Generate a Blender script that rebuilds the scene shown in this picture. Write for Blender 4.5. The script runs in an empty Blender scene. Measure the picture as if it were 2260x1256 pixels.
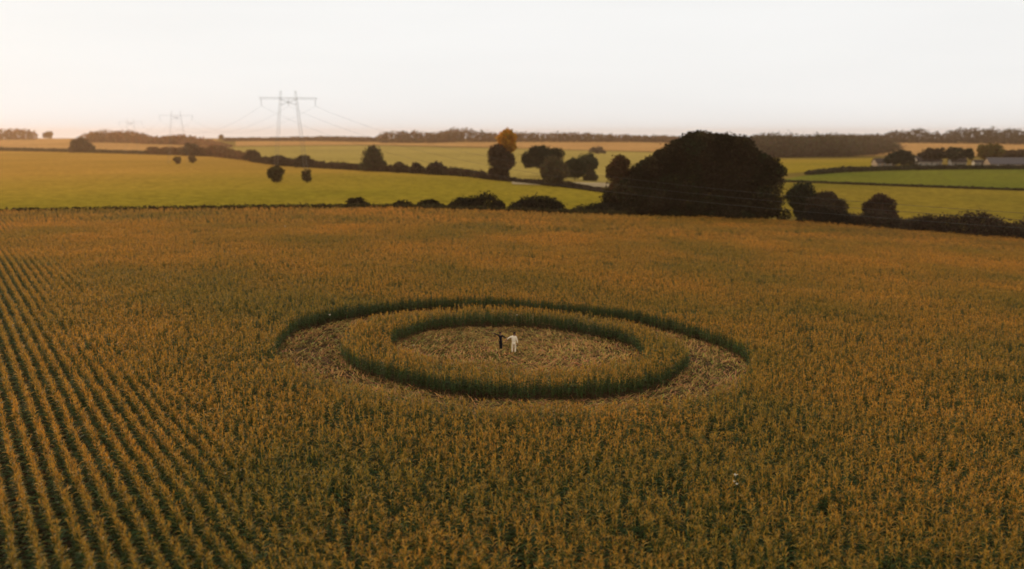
import bpy, bmesh, math, random
import numpy as np
from mathutils import Vector, Matrix, noise as mnoise

R = math.radians
random.seed(7)
rng = np.random.default_rng(11)
scene = bpy.context.scene
COL = scene.collection

# ------------------------------------------------------------------ camera
CAM_H = 18.3
F_PX = 2080.0                      # focal length in photo pixels (2260 wide)
PITCH = math.atan(328.0 / F_PX)
cam_d = bpy.data.cameras.new("camera")
cam = bpy.data.objects.new("camera", cam_d)
COL.objects.link(cam)
cam.location = (0, 0, CAM_H)
cam.rotation_euler = (R(90) - PITCH, 0, 0)
cam_d.sensor_width = 36.0
cam_d.lens = 36.0 * F_PX / 2260.0
cam_d.clip_start = 0.5
cam_d.clip_end = 30000
cam_d.dof.use_dof = True
cam_d.dof.focus_distance = 62.0
cam_d.dof.aperture_fstop = (cam_d.lens / 1000.0) / 0.19
scene.camera = cam

# ------------------------------------------------------------------ world, sun, exposure
SUN_AZ = R(-52)                    # left of the view direction (+Y)
SUN_EL = R(13)
world = bpy.data.worlds.new("World")
scene.world = world
world.use_nodes = True
nt = world.node_tree
nt.nodes.clear()
wo = nt.nodes.new("ShaderNodeOutputWorld")
add = nt.nodes.new("ShaderNodeAddShader")
bg1 = nt.nodes.new("ShaderNodeBackground")
bg2 = nt.nodes.new("ShaderNodeBackground")
sky = nt.nodes.new("ShaderNodeTexSky")
sky.sky_type = 'NISHITA'
sky.sun_disc = False
sky.sun_elevation = SUN_EL
sky.sun_rotation = SUN_AZ
sky.dust_density = 3.0
bg1.inputs[1].default_value = 0.004
nt.links.new(sky.outputs[0], bg1.inputs[0])
# a thin even layer of high cloud that whitens the whole sky
tc = nt.nodes.new("ShaderNodeTexCoord")
mp = nt.nodes.new("ShaderNodeMapping")
mp.inputs['Scale'].default_value = (1.0, 1.0, 7.0)
cl = nt.nodes.new("ShaderNodeTexNoise")
cl.inputs['Scale'].default_value = 2.2
cl.inputs['Detail'].default_value = 4.0
rp = nt.nodes.new("ShaderNodeValToRGB")
rp.color_ramp.elements[0].position = 0.3
rp.color_ramp.elements[0].color = (0.89, 0.89, 0.88, 1)
rp.color_ramp.elements[1].position = 0.65
rp.color_ramp.elements[1].color = (0.93, 0.93, 0.92, 1)
nt.links.new(tc.outputs['Generated'], mp.inputs[0])
nt.links.new(mp.outputs[0], cl.inputs[0])
nt.links.new(cl.outputs[0], rp.inputs[0])
nt.links.new(rp.outputs[0], bg2.inputs[0])
bg2.inputs[1].default_value = 1.0
nt.links.new(bg1.outputs[0], add.inputs[0])
nt.links.new(bg2.outputs[0], add.inputs[1])
nt.links.new(add.outputs[0], wo.inputs[0])

sun_d = bpy.data.lights.new("sun", 'SUN')
sun_d.energy = 2.0
sun_d.angle = R(3)
sun_d.color = (1.0, 0.76, 0.47)
sun = bpy.data.objects.new("sun", sun_d)
COL.objects.link(sun)
sdir = Vector((math.sin(SUN_AZ) * math.cos(SUN_EL), math.cos(SUN_AZ) * math.cos(SUN_EL), math.sin(SUN_EL)))
sun.rotation_euler = sdir.to_track_quat('Z', 'Y').to_euler()
sun.location = (0, 0, 80)

scene.render.engine = 'CYCLES'
scene.cycles.max_bounces = 6
scene.cycles.diffuse_bounces = 3
scene.cycles.transmission_bounces = 3
scene.cycles.volume_bounces = 0
scene.view_settings.view_transform = 'Standard'
scene.view_settings.look = 'None'
scene.view_settings.exposure = 0.0
scene.view_settings.gamma = 1.0

# ------------------------------------------------------------------ terrain and helpers
def sm(a, b, x):
    t = np.clip((np.asarray(x, float) - a) / (b - a), 0, 1)
    return t * t * (3 - 2 * t)

def terrain(x, y):
    x = np.asarray(x, float); y = np.asarray(y, float)
    g = np.where(x < -15, -15 - 17 * (1 - np.exp((np.minimum(x, -15) + 15) / 17)), x)
    g = np.where(x > 90, 90 + 50 * (1 - np.exp(-(np.maximum(x, 90) - 90) / 50)), g)
    z = -0.044 * g * (1 - sm(240, 620, y))
    z = z + 10.0 * sm(1100, 2300, y) - 14.0 * sm(2600, 5000, y)
    z = z + 0.35 * np.sin(x * 0.011 + 1.3) * np.sin(y * 0.008) * sm(230, 500, y)
    return z

def T(x, y):
    return float(terrain(x, y))

def ground_at(px, py):
    """point of the terrain seen at photo pixel px, py"""
    cx = (px - 1130.0) / F_PX; cy = (628.0 - py) / F_PX
    d = Vector((cx, math.cos(PITCH) + cy * math.sin(PITCH), -math.sin(PITCH) + cy * math.cos(PITCH)))
    t = 30.0; prev = t
    while t < 9000:
        if CAM_H + d.z * t < T(d.x * t, d.y * t):
            a, b = prev, t
            for _ in range(30):
                m = (a + b) / 2
                if CAM_H + d.z * m < T(d.x * m, d.y * m): b = m
                else: a = m
            t = b
            break
        prev = t
        t *= 1.01
    x, y = d.x * t, d.y * t
    return Vector((x, y, T(x, y)))

def at_dist(px, y):
    x = (px - 1130.0) / F_PX * (y * math.cos(PITCH) + (CAM_H - 0) * math.sin(PITCH))
    return Vector((x, y, T(x, y)))

def tag(o, label=None, cat=None, group=None, kind=None):
    if label: o['label'] = label
    if cat: o['category'] = cat
    if group: o['group'] = group
    if kind: o['kind'] = kind
    return o

def empty(name, loc, rz=0.0):
    o = bpy.data.objects.new(name, None)
    COL.objects.link(o)
    o.location = loc
    o.rotation_euler = (0, 0, rz)
    return o

def link(name, me, mats, parent=None, loc=None):
    o = bpy.data.objects.new(name, me)
    for m in (mats if isinstance(mats, (list, tuple)) else [mats]):
        me.materials.append(m)
    COL.objects.link(o)
    if parent: o.parent = parent
    if loc is not None: o.location = loc
    return o

def quads_mesh(name, P, C=None):
    """P: (n,4,3) quads; C: (n,3) colours"""
    n = len(P)
    me = bpy.data.meshes.new(name)
    me.vertices.add(n * 4)
    me.vertices.foreach_set('co', np.ascontiguousarray(P, dtype=np.float32).ravel())
    me.loops.add(n * 4)
    me.loops.foreach_set('vertex_index', np.arange(n * 4, dtype=np.int32))
    me.polygons.add(n)
    me.polygons.foreach_set('loop_start', np.arange(0, n * 4, 4, dtype=np.int32))
    me.polygons.foreach_set('loop_total', np.full(n, 4, dtype=np.int32))
    if C is not None:
        a = me.attributes.new('col', 'FLOAT_COLOR', 'FACE')
        cc = np.ones((n, 4), np.float32); cc[:, :3] = C
        a.data.foreach_set('color', cc.ravel())
    me.update(calc_edges=True)
    return me

# ------------------------------------------------------------------ materials
def new_mat(name):
    m = bpy.data.materials.new(name)
    m.use_nodes = True
    m.node_tree.nodes.clear()
    return m, m.node_tree.nodes, m.node_tree.links

def simple_mat(name, col, rough=0.8, var=0.15, scale=3.0, metal=0.0):
    m, N, L = new_mat(name)
    out = N.new("ShaderNodeOutputMaterial"); b = N.new("ShaderNodeBsdfPrincipled")
    g = N.new("ShaderNodeNewGeometry"); no = N.new("ShaderNodeTexNoise")
    no.inputs['Scale'].default_value = scale
    L.new(g.outputs['Position'], no.inputs['Vector'])
    r = N.new("ShaderNodeValToRGB")
    r.color_ramp.elements[0].position = 0.35; r.color_ramp.elements[1].position = 0.65
    r.color_ramp.elements[0].color = (*[c * (1 - var) for c in col], 1)
    r.color_ramp.elements[1].color = (*[c * (1 + var) for c in col], 1)
    L.new(no.outputs[0], r.inputs[0]); L.new(r.outputs[0], b.inputs['Base Color'])
    b.inputs['Roughness'].default_value = rough
    b.inputs['Metallic'].default_value = metal
    b.inputs['Specular IOR Level'].default_value = 0.15 if rough > 0.4 else 0.5
    L.new(b.outputs[0], out.inputs[0])
    return m

def leaf_mat(name, trans=0.35, tint=(1, 1, 1), gloss=0.0, patch=None, far_backlit=False):
    """foliage: vertex colours, a share of light passing through the leaf"""
    m, N, L = new_mat(name)
    out = N.new("ShaderNodeOutputMaterial")
    at = N.new("ShaderNodeAttribute"); at.attribute_name = 'col'
    mul = N.new("ShaderNodeMix"); mul.data_type = 'RGBA'; mul.blend_type = 'MULTIPLY'
    mul.inputs[0].default_value = 1.0
    L.new(at.outputs['Color'], mul.inputs[6])
    mul.inputs[7].default_value = (*tint, 1)
    src = mul.outputs[2]
    if patch:
        g = N.new("ShaderNodeNewGeometry")
        no = N.new("ShaderNodeTexNoise"); no.inputs['Scale'].default_value = patch[0]
        no.inputs['Detail'].default_value = 3
        L.new(g.outputs['Position'], no.inputs['Vector'])
        rr = N.new("ShaderNodeValToRGB")
        rr.color_ramp.elements[0].position = 0.36; rr.color_ramp.elements[0].color = (*patch[1], 1)
        rr.color_ramp.elements[1].position = 0.62; rr.color_ramp.elements[1].color = (*patch[2], 1)
        L.new(no.outputs[0], rr.inputs[0])
        m2 = N.new("ShaderNodeMix"); m2.data_type = 'RGBA'; m2.blend_type = 'MULTIPLY'
        m2.inputs[0].default_value = 1.0
        L.new(src, m2.inputs[6]); L.new(rr.outputs[0], m2.inputs[7])
        src = m2.outputs[2]
        oi = N.new("ShaderNodeObjectInfo")
        mr = N.new("ShaderNodeMapRange")
        mr.inputs['To Min'].default_value = 0.8; mr.inputs['To Max'].default_value = 1.2
        L.new(oi.outputs['Random'], mr.inputs['Value'])
        m3 = N.new("ShaderNodeVectorMath"); m3.operation = 'SCALE'
        L.new(src, m3.inputs[0]); L.new(mr.outputs[0], m3.inputs['Scale'])
        src = m3.outputs[0]
        if far_backlit:      # backlit brightness of the far crop, put into the leaf colour
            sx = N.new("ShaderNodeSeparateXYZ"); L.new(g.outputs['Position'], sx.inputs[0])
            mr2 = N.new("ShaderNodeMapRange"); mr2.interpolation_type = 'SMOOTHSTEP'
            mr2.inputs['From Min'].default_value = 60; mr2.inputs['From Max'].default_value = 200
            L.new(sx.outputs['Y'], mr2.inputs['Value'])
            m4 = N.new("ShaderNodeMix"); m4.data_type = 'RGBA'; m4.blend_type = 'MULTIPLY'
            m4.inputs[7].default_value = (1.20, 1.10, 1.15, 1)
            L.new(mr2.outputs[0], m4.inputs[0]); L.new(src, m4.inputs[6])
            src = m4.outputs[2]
    d = N.new("ShaderNodeBsdfPrincipled"); t = N.new("ShaderNodeBsdfTranslucent")
    d.inputs['Roughness'].default_value = 0.5
    d.inputs['Specular IOR Level'].default_value = gloss
    mx = N.new("ShaderNodeMixShader"); mx.inputs[0].default_value = trans
    L.new(src, d.inputs[0]); L.new(src, t.inputs[0])
    L.new(d.outputs[0], mx.inputs[1]); L.new(t.outputs[0], mx.inputs[2])
    L.new(mx.outputs[0], out.inputs[0])
    return m

def field_mat(name, c1, c2, scale=0.02, fine=0.6, c3=None, bump=0.4, stretch=(1, 1, 1), far_left_tint=None):
    m, N, L = new_mat(name)
    out = N.new("ShaderNodeOutputMaterial"); b = N.new("ShaderNodeBsdfPrincipled")
    b.inputs['Roughness'].default_value = 0.95
    b.inputs['Specular IOR Level'].default_value = 0.0
    g = N.new("ShaderNodeNewGeometry"); mp = N.new("ShaderNodeMapping")
    mp.inputs['Scale'].default_value = stretch
    L.new(g.outputs['Position'], mp.inputs[0])
    n1 = N.new("ShaderNodeTexNoise"); n1.inputs['Scale'].default_value = scale; n1.inputs['Detail'].default_value = 5
    n2 = N.new("ShaderNodeTexNoise"); n2.inputs['Scale'].default_value = fine; n2.inputs['Detail'].default_value = 6
    n2.inputs['Roughness'].default_value = 0.75
    L.new(mp.outputs[0], n1.inputs[0]); L.new(mp.outputs[0], n2.inputs[0])
    r = N.new("ShaderNodeValToRGB")
    r.color_ramp.elements[0].position = 0.35; r.color_ramp.elements[0].color = (*c1, 1)
    r.color_ramp.elements[1].position = 0.65; r.color_ramp.elements[1].color = (*c2, 1)
    L.new(n1.outputs[0], r.inputs[0])
    mr = N.new("ShaderNodeMapRange")
    mr.inputs['From Min'].default_value = 0.3; mr.inputs['From Max'].default_value = 0.7
    mr.inputs['To Min'].default_value = 0.5; mr.inputs['To Max'].default_value = 1.5
    L.new(n2.outputs[0], mr.inputs[0])
    vm = N.new("ShaderNodeVectorMath"); vm.operation = 'SCALE'
    L.new(r.outputs[0], vm.inputs[0]); L.new(mr.outputs[0], vm.inputs['Scale'])
    src = vm.outputs[0]
    if far_left_tint:        # redder, paler sward colour towards the far left
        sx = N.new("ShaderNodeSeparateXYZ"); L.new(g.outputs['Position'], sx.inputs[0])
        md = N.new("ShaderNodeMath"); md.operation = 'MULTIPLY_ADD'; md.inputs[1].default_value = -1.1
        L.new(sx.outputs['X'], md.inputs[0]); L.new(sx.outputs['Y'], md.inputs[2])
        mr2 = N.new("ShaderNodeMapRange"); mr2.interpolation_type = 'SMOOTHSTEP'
        mr2.inputs['From Min'].default_value = far_left_tint[1]; mr2.inputs['From Max'].default_value = far_left_tint[2]
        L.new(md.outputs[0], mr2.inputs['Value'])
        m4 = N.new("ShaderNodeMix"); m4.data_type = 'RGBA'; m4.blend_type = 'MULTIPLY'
        m4.inputs[7].default_value = (*far_left_tint[0], 1)
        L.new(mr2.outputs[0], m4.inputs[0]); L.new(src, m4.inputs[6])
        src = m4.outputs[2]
    L.new(src, b.inputs['Base Color'])
    bp = N.new("ShaderNodeBump"); bp.inputs['Strength'].default_value = bump; bp.inputs['Distance'].default_value = 0.5
    L.new(n2.outputs[0], bp.inputs['Height']); L.new(bp.outputs[0], b.inputs['Normal'])
    L.new(b.outputs[0], out.inputs[0])
    return m

M_ground = field_mat("rough_grass", (0.13, 0.085, 0.018), (0.20, 0.13, 0.03), 0.01)
M_soil = field_mat("soil", (0.05, 0.028, 0.014), (0.095, 0.056, 0.028), 0.15, 3.0)
M_meadow = field_mat("meadow_grass", (0.185, 0.136, 0.012), (0.26, 0.172, 0.017), 0.008, 0.35, far_left_tint=((1.5, 1.12, 2.0), 300, 800))
M_yellow = field_mat("yellow_pasture", (0.27, 0.19, 0.045), (0.34, 0.235, 0.055), 0.006, 0.2)
M_green = field_mat("green_crop", (0.095, 0.10, 0.012), (0.14, 0.125, 0.015), 0.01, 0.35)
M_rightf = field_mat("right_meadow", (0.15, 0.11, 0.013), (0.215, 0.14, 0.017), 0.012, 0.35)
M_stubble = field_mat("stubble", (0.36, 0.18, 0.055), (0.44, 0.23, 0.075), 0.006, 0.12)
M_track = field_mat("track_grit", (0.26, 0.19, 0.10), (0.36, 0.27, 0.15), 0.05, 0.8)
M_crown = leaf_mat("tree_leaves", 0.3)
M_corn = leaf_mat("maize_leaves", 0.42, gloss=0.16, far_backlit=True, patch=(0.05, (0.74, 0.84, 0.7), (1.18, 1.06, 0.85)))
M_straw = leaf_mat("straw_litter", 0.15, patch=(0.35, (0.86, 0.82, 0.8), (1.2, 1.08, 1.05)))
M_bark = simple_mat("bark", (0.03, 0.023, 0.016), 0.9)
M_steel = simple_mat("galvanised_steel", (0.20, 0.18, 0.14), 0.6, metal=0.0)
M_cable = simple_mat("cable_alloy", (0.06, 0.055, 0.045), 0.9)
M_glassins = simple_mat("insulator_ceramic", (0.25, 0.22, 0.2), 0.3)

# ------------------------------------------------------------------ the ground
def grid_mesh(name, X, Y, Z):
    nr, nc = X.shape
    me = bpy.data.meshes.new(name)
    co = np.stack([X, Y, Z], -1).reshape(-1, 3)
    i = np.arange(nr * nc).reshape(nr, nc)
    q = np.stack([i[:-1, :-1], i[:-1, 1:], i[1:, 1:], i[1:, :-1]], -1).reshape(-1, 4)
    me.vertices.add(len(co)); me.vertices.foreach_set('co', co.astype(np.float32).ravel())
    me.loops.add(q.size); me.loops.foreach_set('vertex_index', q.astype(np.int32).ravel())
    me.polygons.add(len(q)); me.polygons.foreach_set('loop_start', np.arange(0, q.size, 4, dtype=np.int32))
    me.polygons.foreach_set('loop_total', np.full(len(q), 4, dtype=np.int32))
    me.polygons.foreach_set('use_smooth', np.ones(len(q), dtype=bool))
    me.update(calc_edges=True)
    return me

ys = np.concatenate([np.linspace(-300, 20, 12), np.linspace(25, 300, 90), np.geomspace(306, 9000, 120)])
us = np.linspace(-1, 1, 161)
Yg = np.repeat(ys[:, None], len(us), 1)
Xg = us[None, :] * (np.maximum(np.abs(Yg), 150) * 1.5)
g = link("ground", grid_mesh("ground", Xg, Yg, terrain(Xg, Yg)), M_ground)
tag(g, kind='structure')

def sheet(name, near, far, mat, lift=0.05, nu=80, nv=16, world_pts=False):
    """a field laid on the terrain between a near and a far edge (photo pixels on the ground, or world points)"""
    def poly(pts):
        P = [Vector((p[0], p[1], 0)) if world_pts else ground_at(*p) for p in pts]
        s = [0]
        for a, b in zip(P, P[1:]): s.append(s[-1] + (b - a).length)
        s = np.array(s) / s[-1]
        u = np.linspace(0, 1, nu)
        return np.stack([np.interp(u, s, [p.x for p in P]), np.interp(u, s, [p.y for p in P])], -1)
    A, B = poly(near), poly(far)
    v = np.linspace(0, 1, nv)[:, None, None]
    G = A[None] * (1 - v) + B[None] * v
    X, Y = G[..., 0], G[..., 1]
    o = link(name, grid_mesh(name, X, Y, terrain(X, Y) + lift), mat)
    return tag(o, kind='structure')

# maize ground (soil sheet)
EDGE = [(-175, 188), (-120, 196), (-60, 205), (0, 214), (57, 224), (78, 217), (108, 200), (150, 182)]
sheet("soil_field", [(-60, 14), (60, 14)], EDGE, M_soil, 0.03, 120, 90, world_pts=True)
# big meadow behind the maize on the left
MEADOW_FAR = [(-350, 331), (0, 333), (250, 338), (500, 346), (600, 362), (800, 376), (1000, 388), (1150, 401), (1330, 426), (1400, 436)]
sheet("meadow_field", [(-174, 190), (-120, 198), (-60, 207), (0, 216), (30, 220)],
      [tuple(ground_at(*p)[:2]) for p in MEADOW_FAR], M_meadow, 0.10, 120, 60, world_pts=True)
sheet("yellow_pasture_field", [(470, 342), (600, 360), (800, 373), (1000, 385), (1150, 398), (1330, 408), (1480, 410)],
      [(480, 325), (800, 322), (1100, 328), (1480, 338)], M_yellow, 0.22, 80, 30)
sheet("stubble_hill_field", [(-400, 330), (0, 331), (250, 336), (480, 341)],
      [(-400, 306), (0, 306), (250, 307), (480, 308)], M_stubble, 0.35, 60, 30)
sheet("stubble_middle_field", [(520, 323), (800, 320), (1100, 326), (1500, 337)],
      [(520, 307), (800, 307), (1100, 308), (1500, 308)], M_stubble, 0.5, 60, 30)
# right-hand side of the valley
sheet("right_meadow_field", [(1660, 478), (1800, 480), (2000, 492), (2330, 524)],
      [(1690, 402), (1800, 405), (2000, 413), (2330, 424)], M_rightf, 0.08, 70, 30)
sheet("green_crop_field", [(1710, 400), (1800, 403), (2000, 411), (2330, 422)],
      [(1770, 389), (1850, 382), (1980, 376), (2330, 372)], M_green, 0.14, 70, 30)
sheet("right_pasture_field", [(1700, 386), (1850, 376), (2000, 362)],
      [(1700, 352), (1850, 352), (1960, 348)], M_meadow, 0.20, 50, 20)
sheet("right_stubble_field", [(1860, 345), (2100, 345), (2400, 345)],
      [(1860, 314), (2100, 314), (2400, 316)], M_stubble, 0.4, 50, 20)
sheet("farm_track", [(1130, 408), (1250, 411), (1400, 417)],
      [(1130, 402), (1250, 403), (1400, 407)], M_track, 0.30, 40, 4)

# ------------------------------------------------------------------ foliage builders
def leaf_quads(C, size, flat=0.0, aspect=1.0):
    """random oriented little quads at centres C (n,3); size (n,) or float"""
    n = len(C)
    a = rng.normal(size=(n, 3)); a[:, 2] *= (1 - flat); a /= np.linalg.norm(a, axis=1)[:, None]
    b = rng.normal(size=(n, 3)); b -= (b * a).sum(1)[:, None] * a; b /= np.linalg.norm(b, axis=1)[:, None]
    s = np.broadcast_to(np.asarray(size, float), (n,))[:, None] * rng.uniform(0.6, 1.3, (n, 1))
    a = a * s * 0.5 * aspect; b = b * s * 0.5
    return np.stack([C - a - b, C + a - b * 0.6, C + a * 1.1 + b, C - a * 0.7 + b * 1.1], 1)

def blob_points(n, c, r, shell=0.55):
    d = rng.normal(size=(n, 3)); d /= np.linalg.norm(d, axis=1)[:, None]
    rad = (shell + (1 - shell) * rng.random(n) ** 0.6) * (1 + 0.14 * rng.normal(size=n))
    return np.array(c)[None] + d * rad[:, None] * np.array(r)[None]

def crown_mesh(name, blobs, col, leaf, density=1.0, var=0.35, zmin=0.1, tints=None):
    P = []; CC = []
    for (c, r) in blobs:
        area = 4 * math.pi * ((r[0] * r[1] + r[1] * r[2] + r[0] * r[2]) / 3)
        n = int(np.clip(area / (leaf * leaf) * 1.5 * density, 30, 30000))
        p = blob_points(n, c, r)
        p = p[p[:, 2] > zmin]
        P.append(p)
        k = np.array(tints[int(rng.integers(len(tints)))] if tints else col)[None] * (1 + var * (rng.random() - 0.5)) * (1 + var * (rng.random((len(p), 1)) - 0.5) * 2)
        k = k * (1 + 0.12 * rng.normal(size=(len(p), 3)))
        CC.append(np.clip(k, 0.003, 1))
    P = np.concatenate(P); CC = np.concatenate(CC)
    return quads_mesh(name, leaf_quads(P, leaf), CC)

def trunk_mesh(name, h, r0, nlimb=5, spread=1.0, seed=0):
    """tapered trunk with a few limbs"""
    rr = random.Random(seed)
    bm = bmesh.new()
    def tube(pts, rads, seg=7):
        rings = []
        for i, (p, rad) in enumerate(zip(pts, rads)):
            d = (pts[min(i + 1, len(pts) - 1)] - pts[max(i - 1, 0)]).normalized()
            u = d.orthogonal().normalized(); v = d.cross(u)
            rings.append([bm.verts.new(p + (u * math.cos(2 * math.pi * k / seg) + v * math.sin(2 * math.pi * k / seg)) * rad) for k in range(seg)])
        for a, b in zip(rings, rings[1:]):
            for k in range(seg):
                bm.faces.new((a[k], a[(k + 1) % seg], b[(k + 1) % seg], b[k]))
    tube([Vector((0, 0, -0.3)), Vector((0.03 * h, 0, h * 0.3)), Vector((0, 0.02 * h, h * 0.65)), Vector((0, 0, h))],
         [r0 * 1.25, r0, r0 * 0.65, r0 * 0.2])
    for i in range(nlimb):
        a = rr.uniform(0, 6.28); z0 = h * rr.uniform(0.3, 0.7)
        L = h * rr.uniform(0.3, 0.5) * spread
        p0 = Vector((0.01 * h, 0.01 * h, z0))
        tube([p0, p0 + Vector((math.cos(a) * L * 0.5, math.sin(a) * L * 0.5, L * 0.35)),
              p0 + Vector((math.cos(a) * L, math.sin(a) * L, L * 0.85))], [r0 * 0.4, r0 * 0.25, r0 * 0.08], 5)
    me = bpy.data.meshes.new(name); bm.to_mesh(me); bm.free()
    return me

def dome_blobs(w, h, z0, n=14, depth=None, lump=0.38, shape='round', rs=None):
    """blobs filling a crown of width w between z0 and h"""
    r_ = rs or random
    depth = depth or w * 0.8
    H = h - z0
    out = [((0, 0, z0 + H * 0.5), (w * 0.36, depth * 0.36, H * 0.40))]
    for i in range(n):
        a = r_.uniform(0, 6.283); t = r_.uniform(0.05, 0.95)
        if shape == 'cone': prof = 1.0 - 0.85 * t
        elif shape == 'tall': prof = math.sin(math.pi * (0.12 + 0.78 * t)) ** 0.6
        elif shape == 'dome': prof = math.sqrt(max(0.03, 1 - t * t)) 
        else: prof = math.sqrt(max(0.05, 1 - (2 * t - 1) ** 2))
        rr = r_.uniform(0.55, 1.25) * lump * min(w, H) * 0.55
        if shape == 'cone': rr *= (1.1 - 0.6 * t)
        k_ = r_.uniform(0.85, 1.22)
        x = math.cos(a) * max(0.0, w * 0.5 * prof - rr * 0.8) * k_; y = math.sin(a) * max(0, depth * 0.5 * prof - rr * 0.8) * k_
        z = z0 + rr * 0.7 + t * (H - rr * 1.6)
        out.append(((x, y, z), (rr, rr, rr * r_.uniform(0.75, 1.0))))
    return out

def tree(name, cat, label, base, w, h, col, shape='round', z0=0.18, n=16, leaf=None, lump=0.42, group=None, depth=None, trunk=True, dens=1.0):
    rs = random.Random(hash(label) % 9999 if False else sum(map(ord, label)))
    d = math.hypot(base.x, base.y)
    leaf = leaf or max(0.28, d * 0.0014)
    t = empty(name, base)
    tag(t, label, cat, group)
    crown = crown_mesh("crown", dome_blobs(w, h, h * z0, n, depth, lump, shape, rs), col, leaf, dens)
    link("crown", crown, M_crown, t)
    if trunk:
        link("trunk", trunk_mesh("trunk", h * 0.7, max(0.12, h * 0.002), 5, 0.8, int(w * 10)), M_bark, t)
    return t

def px_tree(name, cat, label, px, by, wpx, ty, col, y=None, **k):
    base = at_dist(px, y) if y else ground_at(px, by)
    s = math.hypot(base.x, base.y) / F_PX
    if y:   # base hidden: height from the top pixel
        ang = PITCH - math.atan((628 - ty) / F_PX)
        top = CAM_H - base.y * math.tan(ang)
        h = top - base.z
    else:
        h = (by - ty) * base.y / F_PX
    w = wpx * base.y / F_PX
    w *= 1.1; h *= 1.07
    return tree(name, cat, label, base, w, h, col, **k)

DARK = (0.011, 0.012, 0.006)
OLIVE = (0.05, 0.042, 0.015)
BROWN = (0.075, 0.045, 0.022)
RUSSET = (0.10, 0.045, 0.018)
DGREEN = (0.020, 0.035, 0.015)
GOLD = (0.34, 0.16, 0.02)

def hedge(label, pts, hts, wid, col, name="hedge", cat="hedge", lumps=1.0, leaf=None, kind=None, group=None, ypts=None, dens=1.0):
    """continuous strip of bushes along ground pixels pts with heights hts (px)"""
    P = ypts if ypts else [ground_at(*p) for p in pts]
    seg = [0]
    for a, b in zip(P, P[1:]): seg.append(seg[-1] + (b - a).length)
    tot = seg[-1]
    mid = P[len(P) // 2]
    base = Vector((mid.x, mid.y, mid.z))
    leaf = leaf or max(0.3, math.hypot(mid.x, mid.y) * 0.0012)
    blobs = []
    s = 0.0
    while s < tot:
        x = np.interp(s, seg, [p.x for p in P]); y = np.interp(s, seg, [p.y for p in P])
        hp = np.interp(s, seg, hts)
        h = hp * y / F_PX * (1 + 0.22 * lumps * (random.random() - 0.45) * 2)
        r = max(h * 0.5, 0.4)
        blobs.append(((x - base.x + random.uniform(-.2, .2) * wid, y - base.y + random.uniform(-.3, .3) * wid, T(x, y) - base.z + h * 0.45),
                      (max(r * 1.2, wid * 0.5), wid * 0.5, h * 0.58)))
        s += max(r * 1.1, tot / 260)
    me = crown_mesh("hedge", blobs, col, leaf, dens, zmin=-50)
    o = link(name, me, M_crown, None, base)
    return tag(o, label, cat, group, kind)

# ------------------------------------------------------------------ trees, bushes, hedges
# the great dark tree behind the maize
def big_tree():
    Y = 232.0
    base = at_dist(1545, Y)
    s = (Y * math.cos(PITCH) + CAM_H * math.sin(PITCH)) / F_PX
    t = empty("tree", base)
    tag(t, "huge dark dome-shaped tree towering over the far edge of the maize", "tree")
    # silhouette (px): x -> top y
    sx = [1330, 1350, 1380, 1410, 1440, 1470, 1500, 1520, 1550, 1580, 1610, 1640, 1660, 1690, 1715, 1732]
    sy = [428, 405, 376, 353, 333, 316, 300, 292, 290, 299, 291, 302, 324, 342, 353, 388]
    blobs = []
    rs = random.Random(3)
    for i in range(190):
        px = rs.uniform(1340, 1714)
        ang = PITCH - math.atan((628 - max(np.interp(px + k_, sx, sy) for k_ in (-15, 0, 15))) / F_PX)
        top = CAM_H - Y * math.tan(ang) - base.z
        r = rs.uniform(1.1, 2.9) if top > 6 else rs.uniform(0.8, 1.5)
        t_ = 1.0 if rs.random() < 0.42 else rs.random()
        z = r * 0.5 + (top - r * 1.25) * t_
        halfd = 11 * math.sqrt(max(0.05, 1 - (t_ * 0.85) ** 2)) * min(1, top / 9)
        yy = rs.uniform(-1, 1) * halfd
        blobs.append((((px - 1545) * s, yy, z), (r * 1.1, r * 1.1, r * 0.85)))
    for k in range(22):   # low skirts
        r = rs.uniform(1.2, 2.0)
        blobs.append((((rs.uniform(1385, 1680) - 1545) * s, rs.uniform(-9, 6), rs.uniform(1.0, 2.6)), (r * 1.4, r * 1.2, r)))
    for k in range(10):   # solid heart of the crown
        px = 1385 + k * 34
        ang = PITCH - math.atan((628 - max(np.interp(px + k_, sx, sy) for k_ in (-30, 0, 30))) / F_PX)
        top = CAM_H - Y * math.tan(ang) - base.z
        blobs.append((((px - 1545) * s, 0, top * 0.45), (3.6, 8.0, top * 0.43)))
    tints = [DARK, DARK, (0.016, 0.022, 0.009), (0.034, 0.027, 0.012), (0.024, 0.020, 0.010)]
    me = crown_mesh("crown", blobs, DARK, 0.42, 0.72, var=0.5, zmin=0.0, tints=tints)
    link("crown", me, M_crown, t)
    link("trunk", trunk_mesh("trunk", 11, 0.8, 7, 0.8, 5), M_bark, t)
big_tree()

px_tree("tree", "tree", "russet autumn tree on the left flank of the huge dark tree", 1364, 425, 60, 345, (0.07, 0.036, 0.015), shape='round', z0=0.12, n=22, y=232.0)
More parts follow.
